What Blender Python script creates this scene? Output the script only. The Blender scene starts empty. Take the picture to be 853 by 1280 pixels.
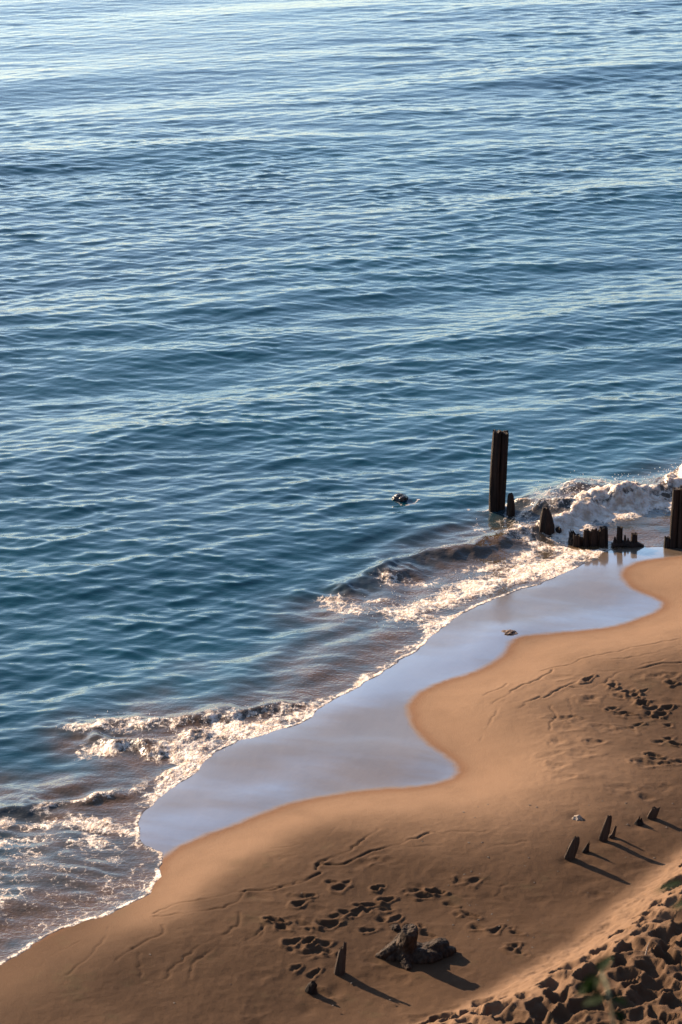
import bpy, bmesh, math, random
import numpy as np
from mathutils import Vector

# ------------------------------------------------------------------ camera, world, sun, exposure
sc = bpy.context.scene
C = sc.collection
CAM_H, PITCH, FOV = 17.0, math.radians(20), math.radians(22)
cam = bpy.data.cameras.new('camera'); camo = bpy.data.objects.new('camera', cam); C.objects.link(camo)
cam.sensor_width = 36; cam.lens = 18 / math.tan(FOV / 2)
camo.location = (0, 0, CAM_H); camo.rotation_euler = (math.radians(90) - PITCH, 0, 0)
cam.clip_start = 0.1; cam.clip_end = 20000
cam.dof.use_dof = True; cam.dof.focus_distance = 43; cam.dof.aperture_fstop = 3.8
sc.camera = camo

SUN_EL = math.radians(25)
SUN_DIR = Vector((-0.755, 0.655, 0)).normalized()            # horizontal direction towards the sun
w = bpy.data.worlds.new('World'); sc.world = w; w.use_nodes = True
nt = w.node_tree
bg = nt.nodes['Background']
sky = nt.nodes.new('ShaderNodeTexSky'); sky.sky_type = 'NISHITA'; sky.sun_disc = False
sky.sun_elevation = SUN_EL
sky.sun_rotation = math.atan2(SUN_DIR.x, SUN_DIR.y)
sky.air_density = 1.0; sky.dust_density = 0.8; sky.ozone_density = 2.2
nt.links.new(sky.outputs[0], bg.inputs[0]); bg.inputs[1].default_value = 0.071
sl = bpy.data.lights.new('sun', 'SUN'); slo = bpy.data.objects.new('sun', sl); C.objects.link(slo)
sl.energy = 4.3; sl.angle = math.radians(0.5); sl.color = (1.0, 0.77, 0.53)
sd = Vector((SUN_DIR.x * math.cos(SUN_EL), SUN_DIR.y * math.cos(SUN_EL), math.sin(SUN_EL)))
slo.rotation_euler = sd.to_track_quat('Z', 'Y').to_euler()
sc.view_settings.view_transform = 'Standard'; sc.view_settings.look = 'None'
sc.view_settings.exposure = 2.1; sc.view_settings.gamma = 1
sc.cycles.max_bounces = 5

random.seed(4); rng = np.random.default_rng(7)

# ------------------------------------------------------------------ pixel of the photo -> point on a level
F = 640 / math.tan(FOV / 2)
def ray(u, v):
    a, b = (u - 426.5) / F, -(v - 640) / F
    return (a, math.cos(PITCH) + b * math.sin(PITCH), -math.sin(PITCH) + b * math.cos(PITCH))
def P(u, v, z=0.0):
    d = ray(u, v); t = (z - CAM_H) / d[2]
    return (d[0] * t, d[1] * t)
def PP(pts, z=0.0, o=(0, 0), s=1.0):
    return np.array([P(o[0] + u / s, o[1] + v / s, z) for u, v in pts])

# ------------------------------------------------------------------ numpy noise and distances
def _hash(i, j, s):
    h = (i.astype(np.int64) * 374761393 + j.astype(np.int64) * 668265263 + s * 1442695041) & 0xffffffff
    h = ((h ^ (h >> 13)) * 1274126177) & 0xffffffff
    return ((h ^ (h >> 16)) & 0xffffff) / float(0xffffff)
def vnoise(x, y, s=0):
    i, j = np.floor(x), np.floor(y); fx, fy = x - i, y - j
    fx = fx * fx * fx * (fx * (fx * 6 - 15) + 10); fy = fy * fy * fy * (fy * (fy * 6 - 15) + 10)
    a, b, c, d = _hash(i, j, s), _hash(i + 1, j, s), _hash(i, j + 1, s), _hash(i + 1, j + 1, s)
    return (a * (1 - fx) + b * fx) * (1 - fy) + (c * (1 - fx) + d * fx) * fy
def fbm(x, y, s=0, o=4, g=0.5):
    t, a, n = 0, 1.0, 0
    for k in range(o):
        t = t + a * vnoise(x * 2 ** k + 17.3 * k, y * 2 ** k - 9.1 * k, s + k); n += a; a *= g
    return t / n
def worley(x, y, s=0):
    i, j = np.floor(x), np.floor(y); best = np.full(x.shape, 9.0)
    for a in (-1, 0, 1):
        for b in (-1, 0, 1):
            ii, jj = i + a, j + b
            d = np.hypot(ii + _hash(ii, jj, s) - x, jj + _hash(ii, jj, s + 5) - y)
            best = np.minimum(best, d)
    return best
def sm(a, b, x):
    t = np.clip((x - a) / (b - a), 0, 1); return t * t * (3 - 2 * t)
def dseg(x, y, pts):
    best = np.full(x.shape, 1e9)
    for (ax, ay), (bx, by) in zip(pts[:-1], pts[1:]):
        vx, vy = bx - ax, by - ay; L = vx * vx + vy * vy + 1e-12
        t = np.clip(((x - ax) * vx + (y - ay) * vy) / L, 0, 1)
        best = np.minimum(best, np.hypot(x - ax - t * vx, y - ay - t * vy))
    return best
def inside(x, y, poly):
    r = np.zeros(x.shape, bool); n = len(poly)
    for k in range(n):
        ax, ay = poly[k]; bx, by = poly[(k + 1) % n]
        if ay == by: continue
        r ^= ((ay > y) != (by > y)) & (x < (bx - ax) * (y - ay) / (by - ay) + ax)
    return r
def smooth_line(p, it=2):
    for _ in range(it):
        q = [p[0]]
        for a, b in zip(p[:-1], p[1:]): q += [a * .75 + b * .25, a * .25 + b * .75]
        q.append(p[-1]); p = np.array(q)
    return p

# shorelines, traced on the level of the lake
A = PP([(0, 1207), (30, 1188), (62, 1170), (105, 1152), (143, 1142), (180, 1122), (199, 1108), (197, 1090), (204, 1073), (196, 1062), (174, 1056), (170, 1040),
        (180, 1012), (205, 990), (240, 968), (262, 945), (290, 928), (340, 915), (388, 900), (392, 888), (440, 862), (470, 845), (500, 826), (530, 806),
        (545, 790), (572, 768), (605, 752), (640, 740), (680, 728), (715, 712), (748, 698), (752, 688), (785, 684), (830, 684), (860, 681)])
B = PP([(0, 1195), (62, 1160), (105, 1140), (143, 1130), (180, 1110), (193, 1095), (200, 1073), (225, 1056), (260, 1045), (340, 1015), (400, 998), (460, 990), (520, 987), (560, 982), (579, 969),
        (563, 948), (530, 925), (512, 898), (514, 874), (540, 856), (600, 840), (630, 822), (640, 803), (655, 797), (690, 795), (750, 789), (800, 777), (830, 764), (828, 752),
        (800, 743), (784, 730), (778, 714), (795, 703), (825, 698), (860, 695)], 0.03)
D = PP([(370, 1310), (440, 1274), (525, 1242), (605, 1216), (655, 1183), (700, 1160), (745, 1128), (780, 1096), (814, 1068), (853, 1044)], 0.35)
A = smooth_line(A, 1); B = smooth_line(B, 2); D = smooth_line(D, 2)
SH = np.array((0.57, 0.82)); SH /= np.linalg.norm(SH)        # run of the shore outside the picture
NRM = np.array((SH[1], -SH[0]))                              # inland
def ext(p):
    return np.vstack([p[0] - SH * 400, p, p[-1] + SH * 400])
A, B, D = ext(A), ext(B), ext(D)
def poly(p): return np.vstack([p, p[-1] + NRM * 900, p[0] + NRM * 900])
gx = np.arange(-28, 30, .07); gy = np.arange(-6, 84, .07)
GX, GY = np.meshgrid(gx, gy)
def sdf(p):
    d = dseg(GX, GY, p); return np.where(inside(GX, GY, poly(p)), d, -d)
def blur(f, s):
    k = np.arange(-int(3 * s), int(3 * s) + 1); g = np.exp(-k * k / (2 * s * s)); g /= g.sum(); r = len(k) // 2
    f = np.pad(f, r, mode='edge')
    o = sum(w * f[i:f.shape[0] - 2 * r + i, :] for i, w in enumerate(g))
    return sum(w * o[:, i:o.shape[1] - 2 * r + i] for i, w in enumerate(g))
def samp(f, x, y):
    a = np.clip((x - gx[0]) / .07, 0, len(gx) - 1.001); b = np.clip((y - gy[0]) / .07, 0, len(gy) - 1.001)
    i, j = a.astype(int), b.astype(int); a = a - i; b = b - j
    return (f[j, i] * (1 - a) + f[j, i + 1] * a) * (1 - b) + (f[j + 1, i] * (1 - a) + f[j + 1, i + 1] * a) * b
dAg = sdf(A); dBg = sdf(B); dDg = sdf(D)
def dist(f, p, x, y):
    r = samp(f, x, y)
    out = (x < gx[0]) | (x > gx[-1]) | (y < gy[0]) | (y > gy[-1])
    q = p[len(p) // 2]
    return np.where(out, (x - q[0]) * NRM[0] + (y - q[1]) * NRM[1], r)
dBs = blur(dBg, 4); dDs = blur(dDg, 2)
prof_d = np.array([-50, 0, .5, 1.1, 1.7, 2.6, 4, 6, 9, 60]); 
slope = [0, .08, .19, .15, .0, -.12, -.12, -.07, .0, .0]
dd = np.linspace(-2, 40, 2000); ss = np.interp(dd, prof_d, slope) * (dd > 0); prof = np.cumsum(ss) * (dd[1] - dd[0])
hg = np.where(dAg < 0, .075 * dAg - .01, .018 * np.minimum(dAg, 4)) + np.interp(dBs, dd, prof)
hg = np.where(dAg > 0, np.maximum(hg, .06 * (1 - np.exp(-dAg))), hg)
hg = np.maximum(hg, -2.2)
hg += .10 * (fbm(GX * .42 + .2 * GY, GY * .42, 303, 2) - .5) * sm(.3, 1.2, dAg) * (1 - sm(-.4, .3, dBg))
hg += (fbm(GX * .45, GY * .45, 3, 3) - .5) * .10 * sm(0.2, 2.5, dBg)
hg = blur(hg, 3)
# the deeper ground behind the berm on the left
cx_, cy_ = P(330, 1262)
hg -= .16 * np.exp(-(((GX - cx_) / 3.2) ** 2 + ((GY - cy_) / 1.6) ** 2)) * sm(.8, 2.2, dBg)
wob = (fbm(GX * .9, GY * .9, 21, 3) - .5)
dDw = dDs + wob * .35
hg += .62 * sm(-.15, 1.35, dDw) + .05 * np.clip(dDw - 1, 0, 8) + (fbm(GX * .8, GY * .8, 31, 3) - .5) * .30 * sm(.6, 2, dDw)
hg += np.minimum(.57 * np.maximum(0, 26.5 - GY) * sm(1, 12, dDg), 14.0)

# ------------------------------------------------------------------ footprints, scarps and hollows
prints = []
c4 = [(275,148),(405,158),(520,158),(590,160),(695,132),(435,185),(390,200),(440,208),(195,190),(180,210),(315,225),(275,240),(425,235),(465,230),(385,265),
      (510,250),(560,268),(190,265),(130,275),(270,258),(205,305),(255,308),(190,335),(220,335),(170,370),(215,383),(625,188),(680,213),(700,245),(760,252),(820,260),
      (815,300),(830,320),(650,134),(350,222),(160,310),(110,258),(240,325),(300,162),(540,170)]
c6 = [(510,268),(610,290),(640,325),(680,315),(715,300),(710,340),(750,355),(800,350),(735,375),(780,372),(600,367),(630,385),(690,422),(805,410),(805,465),(770,482),
      (840,485),(755,535),(800,560),(835,552),(815,270),(660,380),(600,285),(665,310),(720,345)]
for q in PP(c4, .22, (300, 1040), 2.37): prints.append((q[0], q[1], random.uniform(.075, .135), random.uniform(.035, .062), random.uniform(-.5, .9), random.uniform(.016, .040)))
for q in PP(c6, .22, (560, 760), 2.911): prints.append((q[0], q[1], random.uniform(.07, .14), random.uniform(.035, .07), random.uniform(-.5, .9), random.uniform(.018, .042)))
for p_ in list(prints):                                       # heel or toe beside the main dent, and crumbs pushed out of it
    if random.random() < .75:
        th = p_[4] + random.gauss(0, .4); r_ = p_[2] * random.uniform(.9, 1.5) * random.choice((-1, 1))
        prints.append((p_[0] + math.cos(th) * r_, p_[1] + math.sin(th) * r_, p_[2] * random.uniform(.35, .7), p_[3] * random.uniform(.6, 1), th, p_[5] * random.uniform(.3, .9)))
soft = []                                                     # old, washed out prints
for _ in range(60):
    u, v = random.uniform(320, 853), random.uniform(1060, 1270)
    q = P(u, v, .22); soft.append((q[0], q[1], random.uniform(.12, .25), random.uniform(.07, .12), random.uniform(-.5, .9), random.uniform(.004, .012)))
for _ in range(26):
    u, v = random.uniform(680, 853), random.uniform(840, 1000)
    q = P(u, v, .22); soft.append((q[0], q[1], random.uniform(.12, .22), random.uniform(.08, .12), random.uniform(-.5, .9), random.uniform(.006, .018)))
cracks = [
 ((560, 760), 2.911, [(160,352),(215,325),(260,290),(330,265),(375,240),(380,228)], 1), ((560, 760), 2.911, [(340,228),(430,215),(480,193),(600,170),(700,150),(853,125)], .6),
 ((560, 760), 2.911, [(262,375),(280,355),(335,335),(350,340),(380,318),(430,298),(500,270)], 1.1), ((560, 760), 2.911, [(440,300),(520,305),(570,285),(620,245),(700,232),(780,215),(853,212)], 1.2),
 ((560, 760), 2.911, [(130,315),(180,295),(215,270)], .6), ((560, 760), 2.911, [(440,345),(455,380),(450,410),(430,430)], .7), ((560, 760), 2.911, [(375,370),(395,410),(370,465)], .7),
 ((560, 760), 2.911, [(600,200),(700,190),(780,170),(853,150)], .5), ((560, 760), 2.911, [(215,330),(150,420),(120,470)], .4), ((560, 760), 2.911, [(500,240),(620,240),(740,212),(853,178)], .6),
 ((300, 1040), 2.37, [(0,183),(90,180),(150,160),(190,155),(240,128)], 1), ((300, 1040), 2.37, [(228,108),(260,90),(330,65),(370,30),(410,0)], 1), ((300, 1040), 2.37, [(228,105),(310,103),(370,75),(430,57),(490,40),(560,15)], 1.3),
 ((300, 1040), 2.37, [(0,325),(50,300),(75,275)], .7), ((300, 1040), 2.37, [(560,15),(700,15),(853,10)], .3), ((300, 1040), 2.37, [(430,57),(600,50),(750,50),(853,35)], .3),
 ((300, 1040), 2.37, [(600,170),(700,175),(760,170),(800,135),(853,130)], .3), ((300, 1040), 2.37, [(700,140),(760,148),(853,135)], .3),
 ((0, 840), 1.998, [(385,590),(430,570),(520,563),(620,550),(720,540),(800,510)], 1), ((0, 840), 1.998, [(385,600),(480,597),(560,593),(600,570),(615,550)], .8),
 ((0, 840), 1.998, [(415,755),(440,720),(500,680),(560,655),(595,635),(598,605)], .55), ((0, 840), 1.998, [(475,750),(480,720),(540,680),(600,680),(660,645),(655,630)], .55),
 ((0, 840), 1.998, [(170,755),(230,700),(265,650),(270,620)], .4), ((0, 840), 1.998, [(290,720),(350,680),(410,650),(405,630)], .5), ((0, 840), 1.998, [(790,500),(800,480),(853,460)], 1),
 ((0, 840), 1.998, [(640,440),(730,438),(810,420),(840,390)], .35), ((0, 840), 1.998, [(350,755),(352,700),(330,690)], .4), ((0, 840), 1.998, [(90,755),(110,700),(200,655)], .3)]
def wiggle(p, amp, seed):
    q = [p[0]]
    for a, b in zip(p[:-1], p[1:]):
        n = max(2, int(np.linalg.norm(b - a) / .09))
        for k in range(1, n + 1):
            t = k / n; m = a + (b - a) * t
            if k < n: m = m + np.array((random.gauss(0, amp), random.gauss(0, amp * 1.3)))
            q.append(m)
    return np.array(q)
crk = [(wiggle(PP(p, .2, o, s), .016, i), st) for i, (o, s, p, st) in enumerate(cracks)]
stakes_uv = [(712,1073),(754,1050),(765,1046),(815,1022),(733,1064),(799,1030),(723,1024),(424,1216),(388,1239)]
# pits of trodden sand on the dune
pits = []
tries = 0
while len(pits) < 700 and tries < 30000:
    tries += 1
    x, y = random.uniform(-2, 8.5), random.uniform(23, 41)
    d = float(dist(dDg, D, np.array([x]), np.array([y]))[0])
    u_ = 426.5 + F * x / math.hypot(y, 17)
    lim = 1.0 if (x < 1.9 + .0 or d < 0) else .75
    if y > 32: lim = .25
    if x < 2.0: lim = .22
    if d < lim or d > 8: continue
    r = random.choice((random.uniform(.12, .2), random.uniform(.2, .32), random.uniform(.2, .32)))
    if all((x - a) ** 2 + (y - b) ** 2 > (.68 * (r + c)) ** 2 for a, b, c, *_ in pits):
        pits.append((x, y, r, random.uniform(.56, .76) * r, random.uniform(0, 3.1), random.uniform(.62, .9)))

def stamp(xs, ys, H, x, y, R):
    i0, i1 = np.searchsorted(xs, x - R), np.searchsorted(xs, x + R)
    j0, j1 = np.searchsorted(ys, y - R), np.searchsorted(ys, y + R)
    if i1 <= i0 or j1 <= j0: return None
    X, Y = np.meshgrid(xs[i0:i1], ys[j0:j1]); return (slice(j0, j1), slice(i0, i1)), X, Y
def sand_height(xs, ys, detail=True):
    X, Y = np.meshgrid(xs, ys)
    H = samp(hg, X, Y)
    if not detail: return H
    dB = dist(dBg, B, X, Y); dD = dist(dDg, D, X, Y)
    dry = sm(.3, 1.8, dB)
    H += dry * ((fbm(X * 3, Y * 3, 51, 4) - .5) * .022 + (fbm(X * 13, Y * 13, 61, 2) - .5) * .006)
    dn = sm(-.2, .3, dD + (fbm(X * 2, Y * 2, 8) - .5) * .5)
    H += dn * ((fbm(X * 6, Y * 6, 71, 5, .6) - .5) * .085)
    # scarplets
    for p, st in crk:
        c = p.mean(0); R = np.abs(p - c).max() + .2
        s = stamp(xs, ys, H, c[0], c[1], R)
        if s is None: continue
        sl_, x, y = s; d = dseg(x, y, p)
        fade = .2 + .95 * sm(.2, .75, vnoise(x * 2.6, y * 2.6, 5))
        H[sl_] -= st * fade * (.018 * np.exp(-(d / .0125) ** 2)) 
        H[sl_] += st * fade * .004 * np.exp(-((d - .05) / .04) ** 2)
    for lst in (soft, prints):
        for (x0, y0, a, b, th, dep) in lst:
            s = stamp(xs, ys, H, x0, y0, a * 2.6)
            if s is None: continue
            sl_, x, y = s
            ca, sa = math.cos(th), math.sin(th)
            px, py = (x - x0) * ca + (y - y0) * sa, -(x - x0) * sa + (y - y0) * ca
            py = py * (1 + .35 * np.sin(px / a * 2))
            r = np.sqrt((px / a) ** 2 + (py / b) ** 2) + (fbm(x * 11, y * 11, 77, 3) - .5) * 1.0
            H[sl_] += -dep * (1 - sm(.25, 1.10, r)) * (.8 + .4 * vnoise(x * 20, y * 20, 4)) + dep * .50 * np.exp(-((r - 1.4) / .34) ** 2) * (.3 + 1.2 * vnoise(x * 9, y * 9, 33))
    # scour round the stakes
    for (u, v) in stakes_uv:
        q = P(u, v, .22); s = stamp(xs, ys, H, q[0], q[1], .4)
        if s is None: continue
        sl_, x, y = s; H[sl_] -= .022 * np.exp(-((np.hypot(x - q[0] + .03, y - q[1])) / .11) ** 2)
    # trodden pits: sharp crests between bowls
    Bw = np.full(H.shape, 1.0); Dp = np.zeros(H.shape)
    for (x0, y0, r, dep, th, q) in pits:
        s = stamp(xs, ys, H, x0, y0, r * 1.9)
        if s is None: continue
        sl_, x, y = s
        x = x + (fbm(x * 5, y * 5, 91, 3) - .5) * .20; y = y + (fbm(x * 5, y * 5, 95, 3) - .5) * .20
        ca, sa = math.cos(th), math.sin(th)
        px, py = (x - x0) * ca + (y - y0) * sa, (-(x - x0) * sa + (y - y0) * ca) / q
        rr = np.sqrt(px ** 2 + py ** 2) / r
        v = np.clip(1 - rr ** 2.0, 0, 1) * dep * (.75 + .5 * fbm(x * 6, y * 6, 97, 3))
        Dp[sl_] = np.maximum(Dp[sl_], v)
        H[sl_] += dep * .10 * np.exp(-((rr - 1.05) / .16) ** 2)
    H -= Dp
    return H

def grid_mesh(name, xs, ys, X, Y, Z, keep, attrs, mat, smooth=True):
    ny, nx = Z.shape
    idx = np.arange(ny * nx, dtype=np.int32).reshape(ny, nx)
    q = np.stack([idx[:-1, :-1], idx[:-1, 1:], idx[1:, 1:], idx[1:, :-1]], -1)
    q = q[keep] if keep is not None else q.reshape(-1, 4)
    used = np.zeros(ny * nx, bool); used[q.ravel()] = True
    rem = np.cumsum(used) - 1; q = rem[q].astype(np.int32)
    co = np.stack([X.ravel()[used], Y.ravel()[used], Z.ravel()[used]], -1).astype(np.float32)
    me = bpy.data.meshes.new(name)
    me.vertices.add(len(co)); me.vertices.foreach_set('co', co.ravel())
    me.loops.add(q.size); me.loops.foreach_set('vertex_index', q.ravel())
    me.polygons.add(len(q)); me.polygons.foreach_set('loop_start', np.arange(0, q.size, 4, dtype=np.int32))
    me.polygons.foreach_set('use_smooth', np.ones(len(q), bool))
    for k, v in attrs.items():
        a = me.attributes.new(k, 'FLOAT', 'POINT'); a.data.foreach_set('value', v.ravel()[used].astype(np.float32))
    me.update(); me.validate(); me.materials.append(mat)
    o = bpy.data.objects.new(name, me); C.objects.link(o); return o

# ------------------------------------------------------------------ materials
class M:
    def __init__(s, name):
        s.m = bpy.data.materials.new(name); s.m.use_nodes = True; s.t = s.m.node_tree; s.N = s.t.nodes; s.L = s.t.links
        s.b = s.N['Principled BSDF']; s.co = s.N.new('ShaderNodeTexCoord')
    def inp(s, node, k, v):
        if isinstance(v, bpy.types.NodeSocket): s.L.new(v, node.inputs[k])
        else: node.inputs[k].default_value = v
    def noise(s, scale, detail=4, rough=.5, st=(1, 1, 1), rot=0):
        mp = s.N.new('ShaderNodeMapping'); mp.inputs['Scale'].default_value = st; mp.inputs['Rotation'].default_value = (0, 0, rot)
        s.L.new(s.co.outputs['Object'], mp.inputs[0])
        n = s.N.new('ShaderNodeTexNoise'); n.inputs['Scale'].default_value = scale; n.inputs['Detail'].default_value = detail; n.inputs['Roughness'].default_value = rough
        s.L.new(mp.outputs[0], n.inputs[0]); return n.outputs['Fac']
    def voronoi(s, scale, feature='F1', st=(1, 1, 1), warp=0):
        mp = s.N.new('ShaderNodeMapping'); mp.inputs['Scale'].default_value = st
        s.L.new(s.co.outputs['Object'], mp.inputs[0])
        n = s.N.new('ShaderNodeTexVoronoi'); n.feature = feature; n.inputs['Scale'].default_value = scale
        v = mp.outputs[0]
        if warp:
            w_ = s.N.new('ShaderNodeTexNoise'); w_.inputs['Scale'].default_value = 4; w_.inputs['Detail'].default_value = 3
            s.L.new(v, w_.inputs[0])
            a_ = s.N.new('ShaderNodeVectorMath'); a_.operation = 'MULTIPLY_ADD'; s.L.new(w_.outputs['Color'], a_.inputs[0])
            a_.inputs[1].default_value = (warp * 2,) * 3; s.L.new(v, a_.inputs[2]); v = a_.outputs[0]
        s.L.new(v, n.inputs['Vector']); return n.outputs['Distance']
    def math(s, op, a, b=0.0, clamp=False):
        n = s.N.new('ShaderNodeMath'); n.operation = op; n.use_clamp = clamp; s.inp(n, 0, a); s.inp(n, 1, b); return n.outputs[0]
    def mapr(s, v, a, b, c=0.0, d=1.0):
        n = s.N.new('ShaderNodeMapRange'); n.interpolation_type = 'SMOOTHSTEP'
        for k, x in zip((0, 1, 2, 3, 4), (v, a, b, c, d)): s.inp(n, k, x)
        return n.outputs[0]
    def mix(s, f, a, b):
        n = s.N.new('ShaderNodeMix'); n.data_type = 'RGBA'; s.inp(n, 0, f)
        for k, v in ((6, a), (7, b)):
            s.inp(n, k, v if isinstance(v, bpy.types.NodeSocket) else (*v, 1))
        return n.outputs[2]
    def mixf(s, f, a, b):
        n = s.N.new('ShaderNodeMix'); s.inp(n, 0, f); s.inp(n, 2, a); s.inp(n, 3, b); return n.outputs[0]
    def attr(s, name):
        n = s.N.new('ShaderNodeAttribute'); n.attribute_name = name; return n.outputs['Fac']
    def bump(s, h, dist, strength=1.0, nrm=None):
        n = s.N.new('ShaderNodeBump'); s.inp(n, 'Height', h); s.inp(n, 'Distance', dist); s.inp(n, 'Strength', strength)
        if nrm is not None: s.L.new(nrm, n.inputs['Normal'])
        return n.outputs[0]
    def set(s, **k):
        for a, v in k.items():
            a = {'color': 'Base Color', 'rough': 'Roughness', 'ior': 'IOR', 'spec': 'Specular IOR Level', 'normal': 'Normal', 'coat': 'Coat Weight', 'coat_rough': 'Coat Roughness', 'coat_ior': 'Coat IOR'}.get(a, a)
            if isinstance(v, tuple) and len(v) == 3: v = (*v, 1)
            s.inp(s.b, a, v)
        return s.m

# sand
m = M('sand')
wet = m.attr('wet'); damp = m.attr('damp'); loose = m.attr('loose')
n1 = m.noise(.7, 5, .6); n2 = m.noise(90, 3, .7); n3 = m.noise(9, 4, .6)
dry = m.mix(m.mapr(n1, .3, .7), (.039, .0205, .0105), (.054, .0295, .0155))
dry = m.mix(m.math('MULTIPLY', m.mapr(n2, .35, .75), .30), dry, (.038, .021, .012))
dry = m.mix(m.math('MULTIPLY', m.mapr(n3, .45, .8), .18), dry, (.048, .027, .016))
dry = m.mix(m.math('MULTIPLY', m.mapr(m.noise(210, 1, .5), .66, .72), .5), dry, (.06, .035, .02))
weed = m.math('MULTIPLY', m.mapr(m.noise(1.6, 5, .7), .56, .72), .35)
dry = m.mix(weed, dry, (.044, .034, .016))
dry = m.mix(m.math('MULTIPLY', m.attr('face'), m.mapr(m.noise(2.2, 4), .1, .6, .75, 1)), dry, (.138, .083, .050))  # paler colour paints sunlight onto the berm slope and the dune scarp
dry = m.mix(damp, dry, (.10, .045, .022))
wetc = m.mix(m.mapr(n1, .3, .7), (.066, .048, .034), (.082, .060, .043))
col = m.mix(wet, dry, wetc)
hb = m.math('ADD', m.math('MULTIPLY', n2, .6), m.math('ADD', m.math('MULTIPLY', n3, .8), m.math('MULTIPLY', m.noise(34, 4, .7), .7)))
nb = m.bump(hb, m.mixf(wet, .006, .0004))
ripple = m.noise(5, 3, .5, (1, .35, 1), .5)
nb = m.bump(ripple, m.math('MULTIPLY', wet, .006), 1, nb)
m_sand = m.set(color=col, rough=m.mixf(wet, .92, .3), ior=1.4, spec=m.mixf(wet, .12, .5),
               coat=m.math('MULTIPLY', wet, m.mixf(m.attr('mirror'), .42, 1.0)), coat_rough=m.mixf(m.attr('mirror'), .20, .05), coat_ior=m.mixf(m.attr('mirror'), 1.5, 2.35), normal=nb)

# water and foam share one description: foam, murk and film are fields of the water itself
def water_mat(name, foamy):
    m = M(name)
    foam = m.attr('foam'); murk = m.attr('murk')
    deep = m.mix(m.mapr(m.noise(.12, 3), .35, .65), (.0003, .020, .032), (.0005, .026, .039))
    body = m.mix(murk, deep, (.060, .034, .015))
    cell = m.voronoi(6.5, 'DISTANCE_TO_EDGE', (1, .8, 1), warp=.12); cell2 = m.voronoi(34, 'DISTANCE_TO_EDGE')
    nz = m.noise(13, 6, .7)
    lace = m.math('SUBTRACT', m.mapr(cell, 0, .20, 1, 0), .35)
    lace2 = m.math('SUBTRACT', m.mapr(cell2, 0, .22, 1, 0), .3)
    f = m.math('ADD', foam, m.math('ADD', m.math('MULTIPLY', m.math('SUBTRACT', nz, .5), .80), m.math('ADD', m.math('MULTIPLY', lace, .20), m.math('MULTIPLY', lace2, .16))))
    f = m.mapr(f, .50, .86)
    white = m.mix(m.mapr(m.noise(7, 4, .6), .3, .7), (.56, .49, .42), (.32, .23, .165))
    col = m.mix(f, body, white)
    rip = m.math('ADD', m.noise(7.5, 3, .55, (.45, 1, 1), .12), m.math('MULTIPLY', m.noise(3.1, 2, .5, (.4, 1, 1), -.25), 1.2))
    nb = m.bump(rip, m.mixf(f, .010, .004))
    bub = m.math('ADD', m.math('MULTIPLY', m.voronoi(40, 'F1'), -.6), m.math('MULTIPLY', m.voronoi(17, 'F1'), -1.2))
    nb = m.bump(bub, m.math('MULTIPLY', m.math('ADD', f, m.math('MULTIPLY', murk, .32)), .012), 1, nb)
    if foamy:
        m.b.inputs['Subsurface Radius'].default_value = (.10, .08, .06); m.b.inputs['Subsurface Scale'].default_value = 1.0
        m.L.new(m.math('MULTIPLY', f, .75), m.b.inputs['Subsurface Weight'])
    return m.set(color=col, rough=m.mixf(f, .055, .55), ior=1.333, normal=nb)
m_water = water_mat('water', False); m_foam = water_mat('foam', True)

# ------------------------------------------------------------------ the sand
def span(a, b, d): return np.arange(a, b, d)
def grow(a, step, far, k=1.35):
    out = []; s = step
    while abs(a) < far: s *= k; a += s; out.append(a)
    return out
xs = np.array(grow(-5.6, -.03, 8000)[::-1] + list(span(-5.6, 8.6, .0195)) + grow(8.6, .03, 8000))
ys = np.array(grow(27.0, -.03, 8000, 1.2)[::-1] + list(span(27.0, 44, .0225)) + list(span(44, 54, .04)) + grow(54, .05, 9000, 1.2))
# keep moderate steps over the bluff so its form is true
H = sand_height(xs, ys)
X, Y = np.meshgrid(xs, ys)
dA = dist(dAg, A, X, Y); dB = dist(dBg, B, X, Y); dD = dist(dDg, D, X, Y)
far = (X < gx[0]) | (X > gx[-1]) | (Y < gy[0]) | (Y > gy[-1])
H = np.where(far, np.where(dA < 0, -2.2, np.clip(dD * .6, .3, 14.5)), H)
wobB = (fbm(X * 1.3, Y * 1.3, 13, 3) - .5) * .10
wetv = 1 - sm(-.13, .05, dB + wobB + (fbm(X * 9, Y * 9, 19, 3) - .5) * .05)
dampv = np.clip((1 - sm(0, .22, dB + wobB)) * .55 + (1 - sm(.2, 1.0, dB)) * .08, 0, 1) * (1 - wetv)
def blob_field(pts, wd):
    p = smooth_line(PP(pts), 2); d = np.full(X.shape, 99.0)
    c0, c1 = p.min(0) - 3 * wd, p.max(0) + 3 * wd
    i0, i1 = np.searchsorted(xs, c0[0]), np.searchsorted(xs, c1[0]); j0, j1 = np.searchsorted(ys, c0[1]), np.searchsorted(ys, c1[1])
    s = (slice(j0, j1), slice(i0, i1)); d[s] = dseg(X[s] + (fbm(X[s] * .7, Y[s] * 1.2, 6) - .5) * 1.0, Y[s] + (fbm(X[s] * .6, Y[s] * 1.2, 16) - .5) * .8, p)
    return np.exp(-(d / wd) ** 2)
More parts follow.
